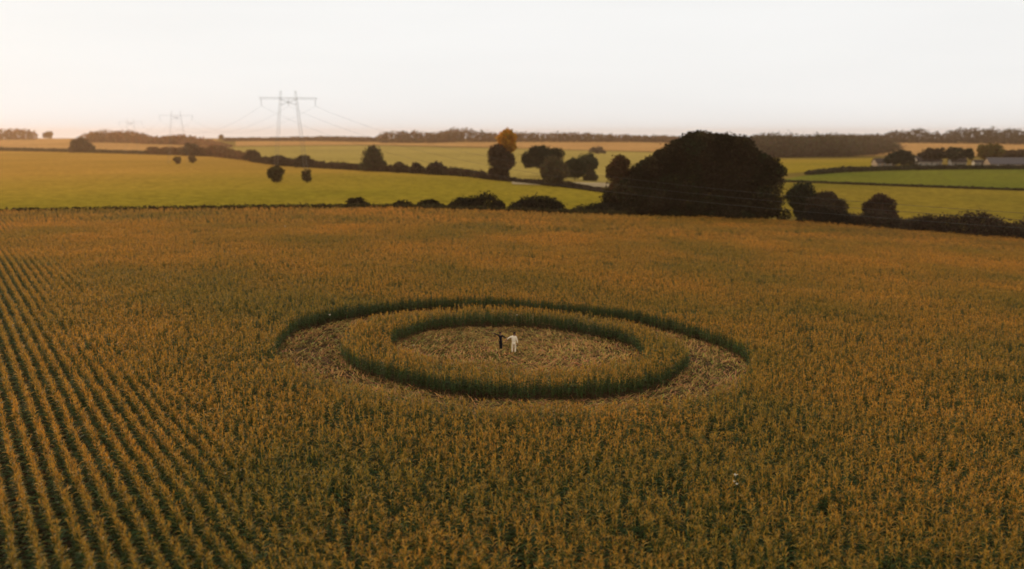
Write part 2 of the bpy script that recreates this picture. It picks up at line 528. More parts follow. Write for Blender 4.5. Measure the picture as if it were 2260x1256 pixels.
# bushes on the far edge of the maize, left of the great tree
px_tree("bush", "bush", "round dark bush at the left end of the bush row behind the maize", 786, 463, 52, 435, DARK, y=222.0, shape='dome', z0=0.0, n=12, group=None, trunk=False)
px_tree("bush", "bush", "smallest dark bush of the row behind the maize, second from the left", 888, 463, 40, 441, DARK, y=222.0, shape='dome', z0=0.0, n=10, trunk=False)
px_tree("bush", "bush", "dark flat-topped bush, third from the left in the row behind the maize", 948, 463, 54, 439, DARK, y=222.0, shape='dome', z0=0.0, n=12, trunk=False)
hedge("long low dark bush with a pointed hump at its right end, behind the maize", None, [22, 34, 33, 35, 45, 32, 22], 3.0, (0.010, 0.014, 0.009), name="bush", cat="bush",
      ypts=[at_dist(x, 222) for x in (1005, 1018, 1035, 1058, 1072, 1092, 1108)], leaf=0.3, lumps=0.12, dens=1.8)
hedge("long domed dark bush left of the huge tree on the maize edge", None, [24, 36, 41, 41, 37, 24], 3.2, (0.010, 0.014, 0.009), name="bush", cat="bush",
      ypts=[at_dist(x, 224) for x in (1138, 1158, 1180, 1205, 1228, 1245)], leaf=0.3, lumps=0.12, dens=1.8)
hedge("low dark scrub running from the huge tree's foot to the left", None, [22, 26, 30, 34], 2.6, (0.016, 0.02, 0.012), name="bush", cat="bush",
      ypts=[at_dist(x, 226) for x in (1278, 1300, 1340, 1390)], leaf=0.3, lumps=0.4)
hedge("thin dark verge of rank weeds between maize and big meadow", None, [19.5, 19.5, 19.5, 19.5, 19, 19, 19], 1.6, (0.05, 0.042, 0.016), name="hedge",
      ypts=[at_dist(x, y) for x, y in ((-150, 196), (0, 198), (300, 203), (640, 210), (950, 216), (1200, 219), (1400, 222))], leaf=0.28, lumps=0.02)
# right of the great tree
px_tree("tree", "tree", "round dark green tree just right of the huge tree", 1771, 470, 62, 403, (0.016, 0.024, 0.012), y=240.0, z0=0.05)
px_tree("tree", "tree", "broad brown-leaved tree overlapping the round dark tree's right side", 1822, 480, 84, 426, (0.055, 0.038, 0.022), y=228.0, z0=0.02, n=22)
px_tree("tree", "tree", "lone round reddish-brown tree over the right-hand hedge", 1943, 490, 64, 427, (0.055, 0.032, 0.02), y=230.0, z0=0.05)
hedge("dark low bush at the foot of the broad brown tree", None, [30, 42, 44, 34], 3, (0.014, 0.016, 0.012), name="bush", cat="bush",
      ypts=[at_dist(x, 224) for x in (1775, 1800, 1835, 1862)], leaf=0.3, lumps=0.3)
hedge("hedge of dark and reddish scrub following the maize edge downhill", None,
      [30, 30, 34, 40, 36, 33, 42, 48, 58, 60, 50, 44, 47, 40], 3.2, (0.055, 0.038, 0.024),
      ypts=[at_dist(x, y) for x, y in ((1850, 228), (1880, 228), (1905, 226), (1935, 224), (1965, 220), (2000, 216), (2040, 213),
                                       (2080, 211), (2110, 209), (2150, 207), (2185, 205), (2210, 204), (2250, 202), (2330, 196))], leaf=0.3, lumps=0.4, dens=1.6)
hedge("dark thin hedge between the two right-hand green fields", [(1712, 401), (1800, 404), (2000, 412), (2330, 424)], [4, 4, 5, 5], 1.6, (0.05, 0.045, 0.02))
# mid distance hedge running from the great tree up to the left
hedge("overgrown field hedge beyond the big meadow, between pylon and autumn tree", [(560, 358), (620, 366), (700, 371), (800, 377), (900, 382), (1000, 388), (1065, 394)],
      [10, 16, 14, 12, 14, 15, 14], 4, (0.055, 0.036, 0.02), lumps=1.0)
hedge("low dark hedge from the autumn tree down to the huge tree", [(1065, 395), (1150, 404), (1240, 413), (1330, 425), (1420, 436)], [12, 8, 14, 8, 10], 3, (0.045, 0.032, 0.02), lumps=0.7)
hedge("long straight dark hedge along the top of the big meadow at far left", [(-300, 332), (0, 333), (150, 336), (330, 341)], [7, 7, 7, 7], 5, (0.075, 0.06, 0.03), lumps=0.3)
hedge("brown ragged hedge at the top corner of the big meadow", [(330, 341), (400, 343), (480, 346), (560, 356)], [14, 16, 22, 12], 5, (0.15, 0.075, 0.035), lumps=0.8)
px_tree("bush", "bush", "large brown bush standing in the far-left hedge", 179, 337, 48, 304, (0.085, 0.058, 0.035), shape='dome', z0=0.0)
px_tree("bush", "bush", "rounded brown bush in the hedge left of the pylon", 557, 357, 36, 330, (0.06, 0.036, 0.02), shape='dome', z0=0.0)
px_tree("bush", "bush", "dark bush in the hedge seen through the pylon's left mast", 615, 367, 44, 342, (0.05, 0.035, 0.022), shape='dome', z0=0.0)
px_tree("bush", "bush", "dark olive bush in the hedge right of the pylon's masts", 673, 370, 42, 343, (0.045, 0.036, 0.02), shape='dome', z0=0.0)
px_tree("tree", "tree", "dark pointed conical tree rising from the field hedge", 824, 379, 58, 322, (0.055, 0.05, 0.022), shape='cone', z0=0.02, n=34, lump=0.34)
px_tree("bush", "bush", "leftmost round bush in the hedge right of the conical tree", 881, 382, 32, 358, (0.06, 0.042, 0.022), shape='dome', z0=0)
px_tree("bush", "bush", "middle round bush in the hedge right of the conical tree", 918, 384, 28, 358, (0.045, 0.036, 0.022), shape='dome', z0=0)
px_tree("bush", "bush", "wide rounded bush in the hedge nearest the autumn tree", 962, 387, 44, 358, (0.045, 0.034, 0.022), shape='dome', z0=0)
px_tree("tree", "tree", "broad dark brown tree with a wide foot beneath the golden one", 1103, 399, 56, 322, (0.045, 0.028, 0.017), shape='tall', z0=0.02, n=26, dens=1.2)
px_tree("tree", "tree", "tall slender tree with a golden orange top on the skyline", 1121, 397, 38, 289, (0.46, 0.21, 0.02), shape='round', z0=0.48, n=26)
px_tree("tree", "tree", "largest dark green round tree right of the golden one", 1198, 392, 84, 323, (0.014, 0.022, 0.012), shape='round', z0=0.18, n=22)
px_tree("tree", "tree", "olive-brown tree in front of the largest dark green tree", 1221, 412, 56, 342, (0.085, 0.065, 0.03), shape='round', z0=0.02, n=20)
px_tree("tree", "tree", "small dark green round tree right of the olive-brown one", 1268, 400, 46, 348, (0.016, 0.026, 0.012), shape='round', z0=0.05, n=16)
px_tree("tree", "tree", "bluish green tree half hidden behind the small dark round one", 1293, 390, 46, 338, (0.03, 0.042, 0.022), shape='round', z0=0.1, n=16)
px_tree("bush", "bush", "low olive bush by the farm track, right of the dark trees", 1304, 400, 30, 374, (0.05, 0.045, 0.02), shape='dome', z0=0)
px_tree("bush", "bush", "small grey-brown bush on the tan field behind the dark trees", 1318, 340, 34, 324, (0.12, 0.085, 0.05), shape='dome', z0=0)
# trees at the pylon feet
px_tree("tree", "tree", "small dark round tree at the left foot of the nearer pylon", 610, 404, 34, 366, (0.055, 0.045, 0.014), z0=0.02, n=14)
px_tree("tree", "tree", "small slim tree at the right foot of the nearer pylon", 677, 404, 22, 372, (0.075, 0.055, 0.02), shape='tall', z0=0.03, n=12)
px_tree("bush", "bush", "pale brown bush at the left foot of the distant pylon", 393, 362, 16, 345, (0.16, 0.10, 0.035), z0=0.05)
px_tree("bush", "bush", "pale brown bush at the right foot of the distant pylon", 425, 360, 14, 345, (0.16, 0.10, 0.035), z0=0.05)
# far ridge
def ridge(label, pts, hts, col, lumps=1.0, name="treeline", wid=16, dens=0.8):
    hedge(label, pts, hts, wid, col, name=name, cat="woods" , lumps=lumps, kind='stuff', dens=dens)
ridge("dark clump of trees on the skyline at the far left edge", [(-120, 309), (0, 309), (40, 309), (76, 309)], [22, 24, 25, 20], (0.24, 0.12, 0.055), 0.5)
ridge("line of russet trees on the left skyline before the pylons", [(190, 315), (230, 315), (290, 316), (330, 318), (400, 320), (450, 322), (500, 326)], [18, 24, 24, 14, 20, 14, 6], (0.26, 0.125, 0.055), 0.8)
px_tree("tree", "tree", "tiny lone tree on the bare left skyline", 108, 308, 22, 291, (0.20, 0.12, 0.06), z0=0.05, n=8)
px_tree("tree", "tree", "tiny bump of a tree on the skyline left of the pylon", 488, 310, 10, 298, (0.22, 0.13, 0.06), z0=0.05, n=6)
px_tree("tree", "tree", "small tree at the left end of the russet skyline trees", 201, 312, 20, 292, (0.20, 0.11, 0.055), z0=0.05, n=8)
px_tree("bush", "bush", "dark bush in the ragged hedge near the far pylon", 420, 345, 44, 316, (0.10, 0.065, 0.035), z0=0.0, shape='dome')
ridge("low band of hedge on the middle skyline behind the pylon", [(500, 312), (600, 312), (700, 312), (850, 314)], [7, 8, 10, 11], (0.17, 0.10, 0.055), 0.3)
ridge("long brown wood along the middle skyline with a low dome", [(845, 316), (870, 316), (935, 316), (950, 316), (1010, 314), (1060, 314), (1100, 314), (1200, 314), (1240, 314), (1400, 314), (1500, 316)],
      [22, 25, 24, 20, 30, 22, 20, 20, 21, 15, 15], (0.17, 0.10, 0.05), 0.22)
ridge("brown-green wood on the slope right of the huge tree", [(1640, 347), (1720, 347), (1800, 345), (1870, 340), (1905, 332)], [38, 45, 40, 34, 16], (0.095, 0.07, 0.04), 0.6, wid=60)
ridge("uneven dark treeline along the right-hand skyline", [(1870, 316), (1940, 316), (1990, 316), (2040, 316), (2050, 316), (2110, 317), (2150, 317), (2190, 318), (2240, 319), (2330, 320)],
      [16, 18, 27, 28, 18, 27, 34, 31, 31, 30], (0.06, 0.05, 0.035), 0.6)
# farmstead at the right
hedge("dark garden hedge in front of the white houses", [(1785, 386), (1860, 380), (1950, 377), (2050, 375), (2150, 374), (2330, 374)], [9, 11, 10, 10, 9, 8], 4, (0.03, 0.034, 0.018), lumps=0.6)
px_tree("tree", "tree", "flat-topped dark evergreen beside the white houses", 1988, 372, 66, 333, (0.010, 0.022, 0.014), shape='dome', z0=0.15, n=24)
px_tree("tree", "tree", "dark brown tree overhanging the left white house", 2056, 371, 62, 328, (0.05, 0.038, 0.022), z0=0.34, n=18)
px_tree("tree", "tree", "wide dark green tree between the two white houses", 2108, 371, 72, 327, (0.032, 0.036, 0.02), z0=0.34, n=22)
px_tree("tree", "tree", "yellowing tree right of the white houses", 2186, 364, 62, 319, (0.12, 0.085, 0.022), z0=0.2, n=20)
px_tree("tree", "tree", "brown tree behind the barn at the right edge", 2236, 360, 60, 330, (0.07, 0.045, 0.025), z0=0.2, n=18)

# ------------------------------------------------------------------ houses
def box_bm(bm, x0, x1, y0, y1, z0, z1):
    v = [bm.verts.new(p) for p in ((x0, y0, z0), (x1, y0, z0), (x1, y1, z0), (x0, y1, z0), (x0, y0, z1), (x1, y0, z1), (x1, y1, z1), (x0, y1, z1))]
    for f in ((0, 3, 2, 1), (4, 5, 6, 7), (0, 1, 5, 4), (1, 2, 6, 5), (2, 3, 7, 6), (3, 0, 4, 7)):
        bm.faces.new([v[i] for i in f])

def bm_obj(name, bm, mat, parent=None, loc=None):
    me = bpy.data.meshes.new(name); bm.to_mesh(me); bm.free()
    return link(name, me, mat, parent, loc)

M_render = simple_mat("white_render", (0.42, 0.36, 0.28), 0.9)
M_roof = simple_mat("dark_tiles", (0.04, 0.028, 0.022), 0.85)
M_slate = simple_mat("grey_sheet_roof", (0.075, 0.062, 0.058), 0.7)
M_brick = simple_mat("pale_brick", (0.30, 0.22, 0.15), 0.9)
M_win = simple_mat("window_glass", (0.03, 0.035, 0.04), 0.15)
M_frame = simple_mat("white_frame", (0.7, 0.68, 0.62), 0.6)
M_door = simple_mat("painted_door", (0.10, 0.07, 0.05), 0.6)

def house(label, px, by, L, D, wall_h, roof_h, rz, wmat, rmat, name="house", cat="house", wins=3):
    b = ground_at(px, by)
    t = tag(empty(name, b, rz), label, cat)
    bm = bmesh.new(); box_bm(bm, -L / 2, L / 2, 0, D, -0.3, wall_h)
    v = [bm.verts.new(p) for p in ((-L / 2, 0, wall_h), (-L / 2, D, wall_h), (-L / 2, D / 2, wall_h + roof_h - 0.15))]; bm.faces.new(v)
    v = [bm.verts.new(p) for p in ((L / 2, 0, wall_h), (L / 2, D / 2, wall_h + roof_h - 0.15), (L / 2, D, wall_h))]; bm.faces.new(v)
    bm_obj("wall", bm, wmat, t)
    bm = bmesh.new()
    e = 0.45
    for s in (0, 1):
        y0 = -e if s == 0 else D + e
        z0 = wall_h - e * roof_h / (D / 2)
        pts = [(-L / 2 - e, y0, z0), (L / 2 + e, y0, z0), (L / 2 + e, D / 2, wall_h + roof_h), (-L / 2 - e, D / 2, wall_h + roof_h)]
        lo = [bm.verts.new(p) for p in pts]; hi = [bm.verts.new((p[0], p[1], p[2] + 0.18)) for p in pts]
        bm.faces.new(lo); bm.faces.new(hi)
        for k in range(4): bm.faces.new((lo[k], lo[(k + 1) % 4], hi[(k + 1) % 4], hi[k]))
    rf = bm_obj("roof", bm, rmat, t)
    if name == "house":
        bm = bmesh.new(); box_bm(bm, L * 0.28, L * 0.28 + 0.8, D / 2 - 0.4, D / 2 + 0.4, wall_h + roof_h * 0.5, wall_h + roof_h + 0.9)
        bm_obj("chimney", bm, M_brick, rf)
    for i in range(wins):
        x = -L / 2 + L * (i + 0.6) / (wins + 0.6)
        bm = bmesh.new()
        for (a, b_, c, d_) in ((-0.6, -0.52, 0.9, 2.1), (0.52, 0.6, 0.9, 2.1), (-0.52, 0.52, 0.9, 0.98), (-0.52, 0.52, 2.02, 2.1), (-0.03, 0.03, 0.98, 2.02)):
            box_bm(bm, x + a, x + b_, -0.07, -0.002, c, d_)
        w = bm_obj("window", bm, M_frame, t)
        bm = bmesh.new(); box_bm(bm, x - 0.52, x + 0.52, -0.03, -0.004, 0.98, 2.02)
        bm_obj("pane", bm, M_win, w)
    bm = bmesh.new(); x = L / 2 - 1.3; box_bm(bm, x - 0.45, x + 0.45, -0.06, -0.003, 0.05, 2.1)
    bm_obj("door", bm, M_door, t)
    return t

house("long low white house behind the garden hedge, left of the pair", 2052, 368, 15, 7, 3.4, 3.2, R(4), M_render, M_roof, wins=4)
house("small white house behind the garden hedge, right of the pair", 2116, 369, 8.5, 6, 3.4, 2.8, R(-6), M_render, M_roof, wins=2)
house("greyish cottage half hidden by the flat-topped evergreen", 1955, 368, 12, 6, 2.6, 2.4, R(8), M_brick, M_roof, wins=3)
house("small pale shed below the yellowing tree", 2161, 368, 5.5, 4, 2.8, 1.2, R(-3), M_render, M_roof, name="shed", cat="shed", wins=1)
house("grey-roofed barn at the right edge beyond the green field", 2238, 372, 26, 12, 2.6, 3.4, R(-5), M_brick, M_slate, name="barn", cat="barn", wins=3)

# ------------------------------------------------------------------ pylons and cables
def strut(bm, a, b, r=0.09):
    a = Vector(a); b = Vector(b)
    d = (b - a).normalized(); u = d.orthogonal().normalized(); v = d.cross(u)
    A = [bm.verts.new(a + (u * x + v * y) * r) for x, y in ((1, 1), (-1, 1), (-1, -1), (1, -1))]
    B = [bm.verts.new(b + (u * x + v * y) * r) for x, y in ((1, 1), (-1, 1), (-1, -1), (1, -1))]
    for k in range(4): bm.faces.new((A[k], A[(k + 1) % 4], B[(k + 1) % 4], B[k]))

def lattice(bm, p0, p1, w0, w1, n, r=0.08):
    p0 = Vector(p0); p1 = Vector(p1)
    ax = (p1 - p0).normalized()
    u = Vector((0, 1, 0)) if abs(ax.y) < 0.9 else Vector((1, 0, 0))
    u = (u - ax * u.dot(ax)).normalized(); v = ax.cross(u)
    prev = None
    for i in range(n + 1):
        t = i / n; w = (w0 + (w1 - w0) * t) / 2; c = p0.lerp(p1, t)
        q = [c + u * w + v * w, c - u * w + v * w, c - u * w - v * w, c + u * w - v * w]
        if prev:
            for k in range(4):
                strut(bm, prev[k], q[k], r)
                strut(bm, prev[k], q[(k + 1) % 4], r * 0.7) if (i + k) % 2 else strut(bm, prev[(k + 1) % 4], q[k], r * 0.7)
        prev = q

LINE = Vector((-133, 259, 0)).normalized()
P1 = ground_at(643, 402)
span = 291.0
def pylon(base, label, q=1.0):
    # crossarm is set across the line
    ang = math.atan2(LINE.y, LINE.x) - math.pi / 2
    t = tag(empty("pylon", base, ang * 0.55), label, "pylon", "pylons of the power line")
    for s in (-1, 1):
        bm = bmesh.new(); lattice(bm, (s * 6.0, 0, -0.3), (s * 2.6, 0, 33.8), 1.5, 0.6, 18, 0.020 * q)
        bm_obj("leg", bm, M_steel, t)
    bm = bmesh.new(); lattice(bm, (-10.6, 0, 31.0), (10.6, 0, 31.0), 0.6, 0.6, 16, 0.017 * q)
    ca = bm_obj("crossarm", bm, M_steel, t)
    for a_, b_ in (((-3, 0, 28.5), (3, 0, 30.6)), ((3, 0.12, 28.5), (-3, 0.12, 30.6))):
        bm = bmesh.new(); strut(bm, a_, b_, 0.05)
        bm_obj("brace", bm, M_steel, t)
    for x in (-9.8, 0, 9.8):
        bm = bmesh.new()
        for k in range(9):
            bmesh.ops.create_cone(bm, cap_ends=True, segments=10, radius1=0.16, radius2=0.09, depth=0.1,
                                  matrix=Matrix.Translation((x, 0, 30.5 - k * 0.24)))
        strut(bm, (x, 0, 30.8), (x, 0, 28.2), 0.03)
        bm_obj("insulator", bm, M_glassins, ca)
    return t
pyl = []
for k, lb in enumerate(("tall two-masted lattice pylon standing in the big meadow, nearest of the line",
                        "faint second pylon of the line, standing in the far meadow",
                        "faintest and farthest pylon of the line behind the left skyline")):
    p = P1 + LINE * span * k
    p.z = T(p.x, p.y)
    pylon(p, lb, (1.0, 0.55, 0.4)[k]); pyl.append(p)
P0 = P1 - LINE * 524; P0.z = 0.8
angc = (math.atan2(LINE.y, LINE.x) - math.pi / 2) * 0.55
def cable(off, label):
    ox = Vector((math.cos(angc), math.sin(angc), 0)) * off
    pts = []
    ch = [P0 + ox, pyl[0] + ox, pyl[1] + ox, pyl[2] + ox]
    sag = [19.5, 9.0, 9.0]
    for j in range(3):
        a, b = ch[j], ch[j + 1]
        for i in range(40):
            t = i / 40
            q = a.lerp(b, t); q.z = (a.z * (1 - t) + b.z * t) + 28.2 - sag[j] * 4 * t * (1 - t)
            pts.append(q)
    pts.append(ch[3] + Vector((0, 0, 28.2)))
    bm = bmesh.new()
    rings = []
    for i, p in enumerate(pts):
        d = (pts[min(i + 1, len(pts) - 1)] - pts[max(i - 1, 0)]).normalized()
        u = d.orthogonal().normalized(); v = d.cross(u)
        rings.append([bm.verts.new(p + (u * math.cos(k * 2.094) + v * math.sin(k * 2.094)) * 0.022) for k in range(3)])
    for a, b in zip(rings, rings[1:]):
        for k in range(3): bm.faces.new((a[k], a[(k + 1) % 3], b[(k + 1) % 3], b[k]))
    o = bm_obj("power_cable", bm, M_cable)
    tag(o, label, "cable", "cables of the power line")
cable(-9.8, "power cable on the left end of the pylon crossarm")
cable(0, "power cable hanging between the two pylon masts")
cable(9.8, "power cable on the right end of the pylon crossarm")

# ------------------------------------------------------------------ maize
def ribbon(P, C, base, az, elev, L, w, droop, col, nseg=4, twist=0.0):
    p = np.array(base, float); e = elev
    side = np.array([-math.sin(az), math.cos(az), 0]) 
    step = L / nseg
    pts = [p.copy()]
    for k in range(nseg):
        d = np.array([math.cos(az) * math.cos(e), math.sin(az) * math.cos(e), math.sin(e)])
        p = p + d * step; pts.append(p.copy()); e -= droop / nseg
    ws = [0.7, 1.0, 0.9, 0.6, 0.12] if nseg == 4 else np.linspace(1, 0.15, nseg + 1)
    for k in range(nseg):
        tw = twist * k
        s = side * math.cos(tw) + np.array([0, 0, 1]) * math.sin(tw)
        a, b = ws[k] * w / 2, ws[k + 1] * w / 2
        P.append([pts[k] - s * a, pts[k] + s * a, pts[k + 1] + s * b, pts[k + 1] - s * b]); C.append(col)

def maize_plant(seed, nleaf=13, lod=0):
    r_ = random.Random(seed)
    P, C = [], []
    H = r_.uniform(1.6, 1.78)
    def jit(c, v=0.2):
        k = 1 + r_.uniform(-v, v)
        return [max(0.004, x * k * (1 + r_.uniform(-0.08, 0.08))) for x in c]
    GREEN = (0.064, 0.098, 0.026); OL = (0.175, 0.130, 0.014); TAN = (0.36, 0.205, 0.034); TAS = (0.46, 0.235, 0.034)
    # stalk
    for k in range(3):
        a = k * 2.094
        x0, y0, x1, y1 = math.cos(a) * .013, math.sin(a) * .013, math.cos(a + 2.094) * .013, math.sin(a + 2.094) * .013
        P.append([(x0, y0, 0), (x1, y1, 0), (x1 * .5, y1 * .5, H), (x0 * .5, y0 * .5, H)]); C.append(jit((0.14, 0.12, 0.04)))
    az0 = r_.uniform(0, 6.28)
    for i in range(nleaf):
        t = (i + 0.5) / nleaf
        z = H * (0.10 + 0.86 * t)
        az = az0 + math.pi * (i % 2) + r_.uniform(-0.6, 0.6)
        if t < 0.07: c = (0.14, 0.085, 0.04)
        elif t < 0.62: c = GREEN
        elif t < 0.84: c = (OL if r_.random() < 0.65 else TAN) if t > 0.72 else (OL if r_.random() < 0.45 else GREEN)
        else: c = TAN if r_.random() < 0.88 else OL
        L = r_.uniform(0.48, 0.76) * (1.0 if t < 0.7 else 0.62)
        ribbon(P, C, (0, 0, z), az, r_.uniform(0.6, 1.15) if t < 0.7 else r_.uniform(0.95, 1.35), L, r_.uniform(0.05, 0.078), r_.uniform(1.3, 2.5), jit(c, 0.22), 4, r_.uniform(-0.25, 0.25))
    if r_.random() < 0.8:   # cob
        az = r_.uniform(0, 6.28); z = H * 0.5
        ribbon(P, C, (0, 0, z), az, 1.2, 0.24, 0.06, 0.2, jit((0.22, 0.17, 0.06)), 2)
    for k in range(7):      # tassel
        ribbon(P, C, (0, 0, H - 0.02), r_.uniform(0, 6.28), 1.5 if k == 0 else r_.uniform(0.75, 1.35), r_.uniform(0.20, 0.30), 0.030, r_.uniform(0.2, 0.9), jit(TAS, 0.3), 2)
    return np.array(P, float), np.array(C, float)

plants = [maize_plant(100 + i) for i in range(10)]
src = bpy.data.collections.new("maize_sources")
src2 = bpy.data.collections.new("maize_row_sources")
src3 = bpy.data.collections.new("litter_sources")
for i, (P, C) in enumerate(plants):
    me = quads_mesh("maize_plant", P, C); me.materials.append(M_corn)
    o = bpy.data.objects.new("maize_plant_%02d" % i, me); src.objects.link(o)
UX = Vector((-0.524, 0.852, 0)).normalized()
for i in range(8):        # short lengths of row (four plants), used only in the distance
    rr = random.Random(500 + i); PP, CC = [], []
    for k in range(4):
        P, C = plants[rr.randrange(10)]
        a = rr.uniform(0, 6.28); ca, sa = math.cos(a), math.sin(a)
        Q = P.copy(); Q[..., 0] = P[..., 0] * ca - P[..., 1] * sa; Q[..., 1] = P[..., 0] * sa + P[..., 1] * ca
        Q *= rr.uniform(0.92, 1.08)
        Q[..., 0] += (k - 1.5) * 0.22 + rr.uniform(-.03, .03); Q[..., 1] += rr.uniform(-.04, .04)
        PP.append(Q); CC.append(C * rr.uniform(0.8, 1.2))
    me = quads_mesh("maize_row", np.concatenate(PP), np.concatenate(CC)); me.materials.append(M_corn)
    o = bpy.data.objects.new("maize_row_%02d" % i, me); src2.objects.link(o)

def instancer_tree(coll):
    ng = bpy.data.node_groups.new("scatter_" + coll.name, 'GeometryNodeTree')
    ng.interface.new_socket("Geometry", in_out='INPUT', socket_type='NodeSocketGeometry')
    ng.interface.new_socket("Geometry", in_out='OUTPUT', socket_type='NodeSocketGeometry')
    N, L = ng.nodes, ng.links
    gi = N.new('NodeGroupInput'); go = N.new('NodeGroupOutput')
    iop = N.new('GeometryNodeInstanceOnPoints')
    ci = N.new('GeometryNodeCollectionInfo'); ci.inputs[0].default_value = coll
    ci.inputs['Separate Children'].default_value = True; ci.inputs['Reset Children'].default_value = True
    def attr(nm, ty):
        a = N.new('GeometryNodeInputNamedAttribute'); a.data_type = ty; a.inputs[0].default_value = nm
        return a.outputs[0]
    L.new(gi.outputs[0], iop.inputs['Points']); L.new(ci.outputs[0], iop.inputs['Instance'])
    iop.inputs['Pick Instance'].default_value = True
    L.new(attr('idx', 'INT'), iop.inputs['Instance Index'])
    L.new(attr('rot', 'FLOAT_VECTOR'), iop.inputs['Rotation'])
    L.new(attr('scl', 'FLOAT_VECTOR'), iop.inputs['Scale'])
    L.new(iop.outputs[0], go.inputs[0])
    return ng
NG = {c.name: instancer_tree(c) for c in (src, src2, src3)}

def scatter(name, pts, rot, scl, idx, coll):
    me = bpy.data.meshes.new(name)
    n = len(pts)
    me.vertices.add(n); me.vertices.foreach_set('co', pts.astype(np.float32).ravel())
    a = me.attributes.new('rot', 'FLOAT_VECTOR', 'POINT'); a.data.foreach_set('vector', rot.astype(np.float32).ravel())
    a = me.attributes.new('scl', 'FLOAT_VECTOR', 'POINT'); a.data.foreach_set('vector', scl.astype(np.float32).ravel())
    a = me.attributes.new('idx', 'INT', 'POINT'); a.data.foreach_set('value', idx.astype(np.int32))
    me.update()
    o = bpy.data.objects.new(name, me); COL.objects.link(o)
    md = o.modifiers.new("scatter", 'NODES'); md.node_group = NG[coll.name]
    return o

C_IN = (0.5, 78.0, 10.6)          # inner clearing
C_RING = (0.2, 77.6, 14.3)        # outer rim of the standing ring
C_OUT = (0.05, 77.5, 19.45)         # outer rim of the ring path

def vnoise(x, y, s, seed):
    """cheap smooth value noise"""
    g_ = np.random.default_rng(seed).random((64, 64))
    fx = (x / s) % 64; fy = (y / s) % 64
    i = np.floor(fx).astype(int); j = np.floor(fy).astype(int)
    u = fx - i; v = fy - j; u = u * u * (3 - 2 * u); v = v * v * (3 - 2 * v)
    i1, j1 = (i + 1) % 64, (j + 1) % 64; i %= 64; j %= 64
    return g_[i, j] * (1 - u) * (1 - v) + g_[i1, j] * u * (1 - v) + g_[i, j1] * (1 - u) * v + g_[i1, j1] * u * v

ROW = 0.80
u_ = np.array([UX.x, UX.y]); n_ = np.array([UX.y, -UX.x])
def row_points(step, ymin, ymax):
    k = np.arange(-400, 420); s = np.arange(-200, 420, step)
    K, S = np.meshgrid(k, s, indexing='ij')
    S = S + rng.uniform(-0.25, 0.25, S.shape) * step
    # beyond the first drilled bouts on the left the rows close up into an even canopy
    sg = 0.035 + 0.30 * sm(5, 17, K * ROW + 2.5 * np.sin(S * 0.09))
    X = K * ROW * n_[0] + S * u_[0] + rng.normal(0, 1, S.shape) * sg
    Y = K * ROW * n_[1] + S * u_[1] + rng.normal(0, 1, S.shape) * sg
    m = (Y > ymin) & (Y < ymax) & (np.abs(X) < 0.56 * Y + 9)
    e = np.interp(X, [p[0] for p in EDGE], [p[1] for p in EDGE])
    m &= Y < e - 1.2
    return X[m], Y[m]

def in_circle(x, y, c, grow=0.0):
    wob = 0.18 * np.sin(np.arctan2(y - c[1], x - c[0]) * 7 + c[2]) 
    return np.hypot(x - c[0], y - c[1]) < c[2] + grow + wob

NEAR = 170.0
X, Y = row_points(0.13, 24, NEAR)
keep = rng.random(len(X)) < 0.96 - 0.55 * (vnoise(X, Y, 2.6, 5) > 0.84)
X, Y = X[keep], Y[keep]
ring = in_circle(X, Y, C_RING) & ~in_circle(X, Y, C_IN)
outer = ~in_circle(X, Y, C_OUT)
def plant_attrs(X, Y, rows=False):
    n = len(X)
    Z = terrain(X, Y) + 0.02
    hs = 1.0 + 0.14 * (vnoise(X, Y, 9, 1) - 0.5) + 0.12 * (vnoise(X, Y, 2.2, 2) - 0.5) + rng.normal(0, 0.055, n)
    hs *= 0.89
    ws = rng.uniform(0.74, 1.02, n)
    scl = np.stack([ws if not rows else np.ones(n), ws, hs], -1)
    if rows:
        az = math.atan2(UX.y, UX.x) + math.pi * rng.integers(0, 2, n) + rng.normal(0, 0.02, n)
        tilt = np.zeros((n, 2))
    else:
        az = rng.uniform(0, 6.283, n); tilt = rng.normal(0, 0.05, (n, 2))
    rot = np.stack([tilt[:, 0], tilt[:, 1], az], -1)
    return np.stack([X, Y, Z], -1), rot, scl
p, r, s = plant_attrs(X[outer], Y[outer])
X2, Y2 = row_points(0.80, NEAR, 260)
k2 = rng.random(len(X2)) < 0.995
p2, r2, s2 = plant_attrs(X2[k2], Y2[k2], True)
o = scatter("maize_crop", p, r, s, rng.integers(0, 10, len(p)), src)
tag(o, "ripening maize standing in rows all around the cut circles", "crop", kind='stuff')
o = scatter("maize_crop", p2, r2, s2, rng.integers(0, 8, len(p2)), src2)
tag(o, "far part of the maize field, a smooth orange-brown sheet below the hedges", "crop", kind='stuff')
# standing ring, a little denser
p, r, s = plant_attrs(X[ring], Y[ring])
o = scatter("maize_ring", p, r, s, rng.integers(0, 10, len(p)), src)
tag(o, "ring of standing maize between the inner clearing and the circular path", "crop", kind='stuff')

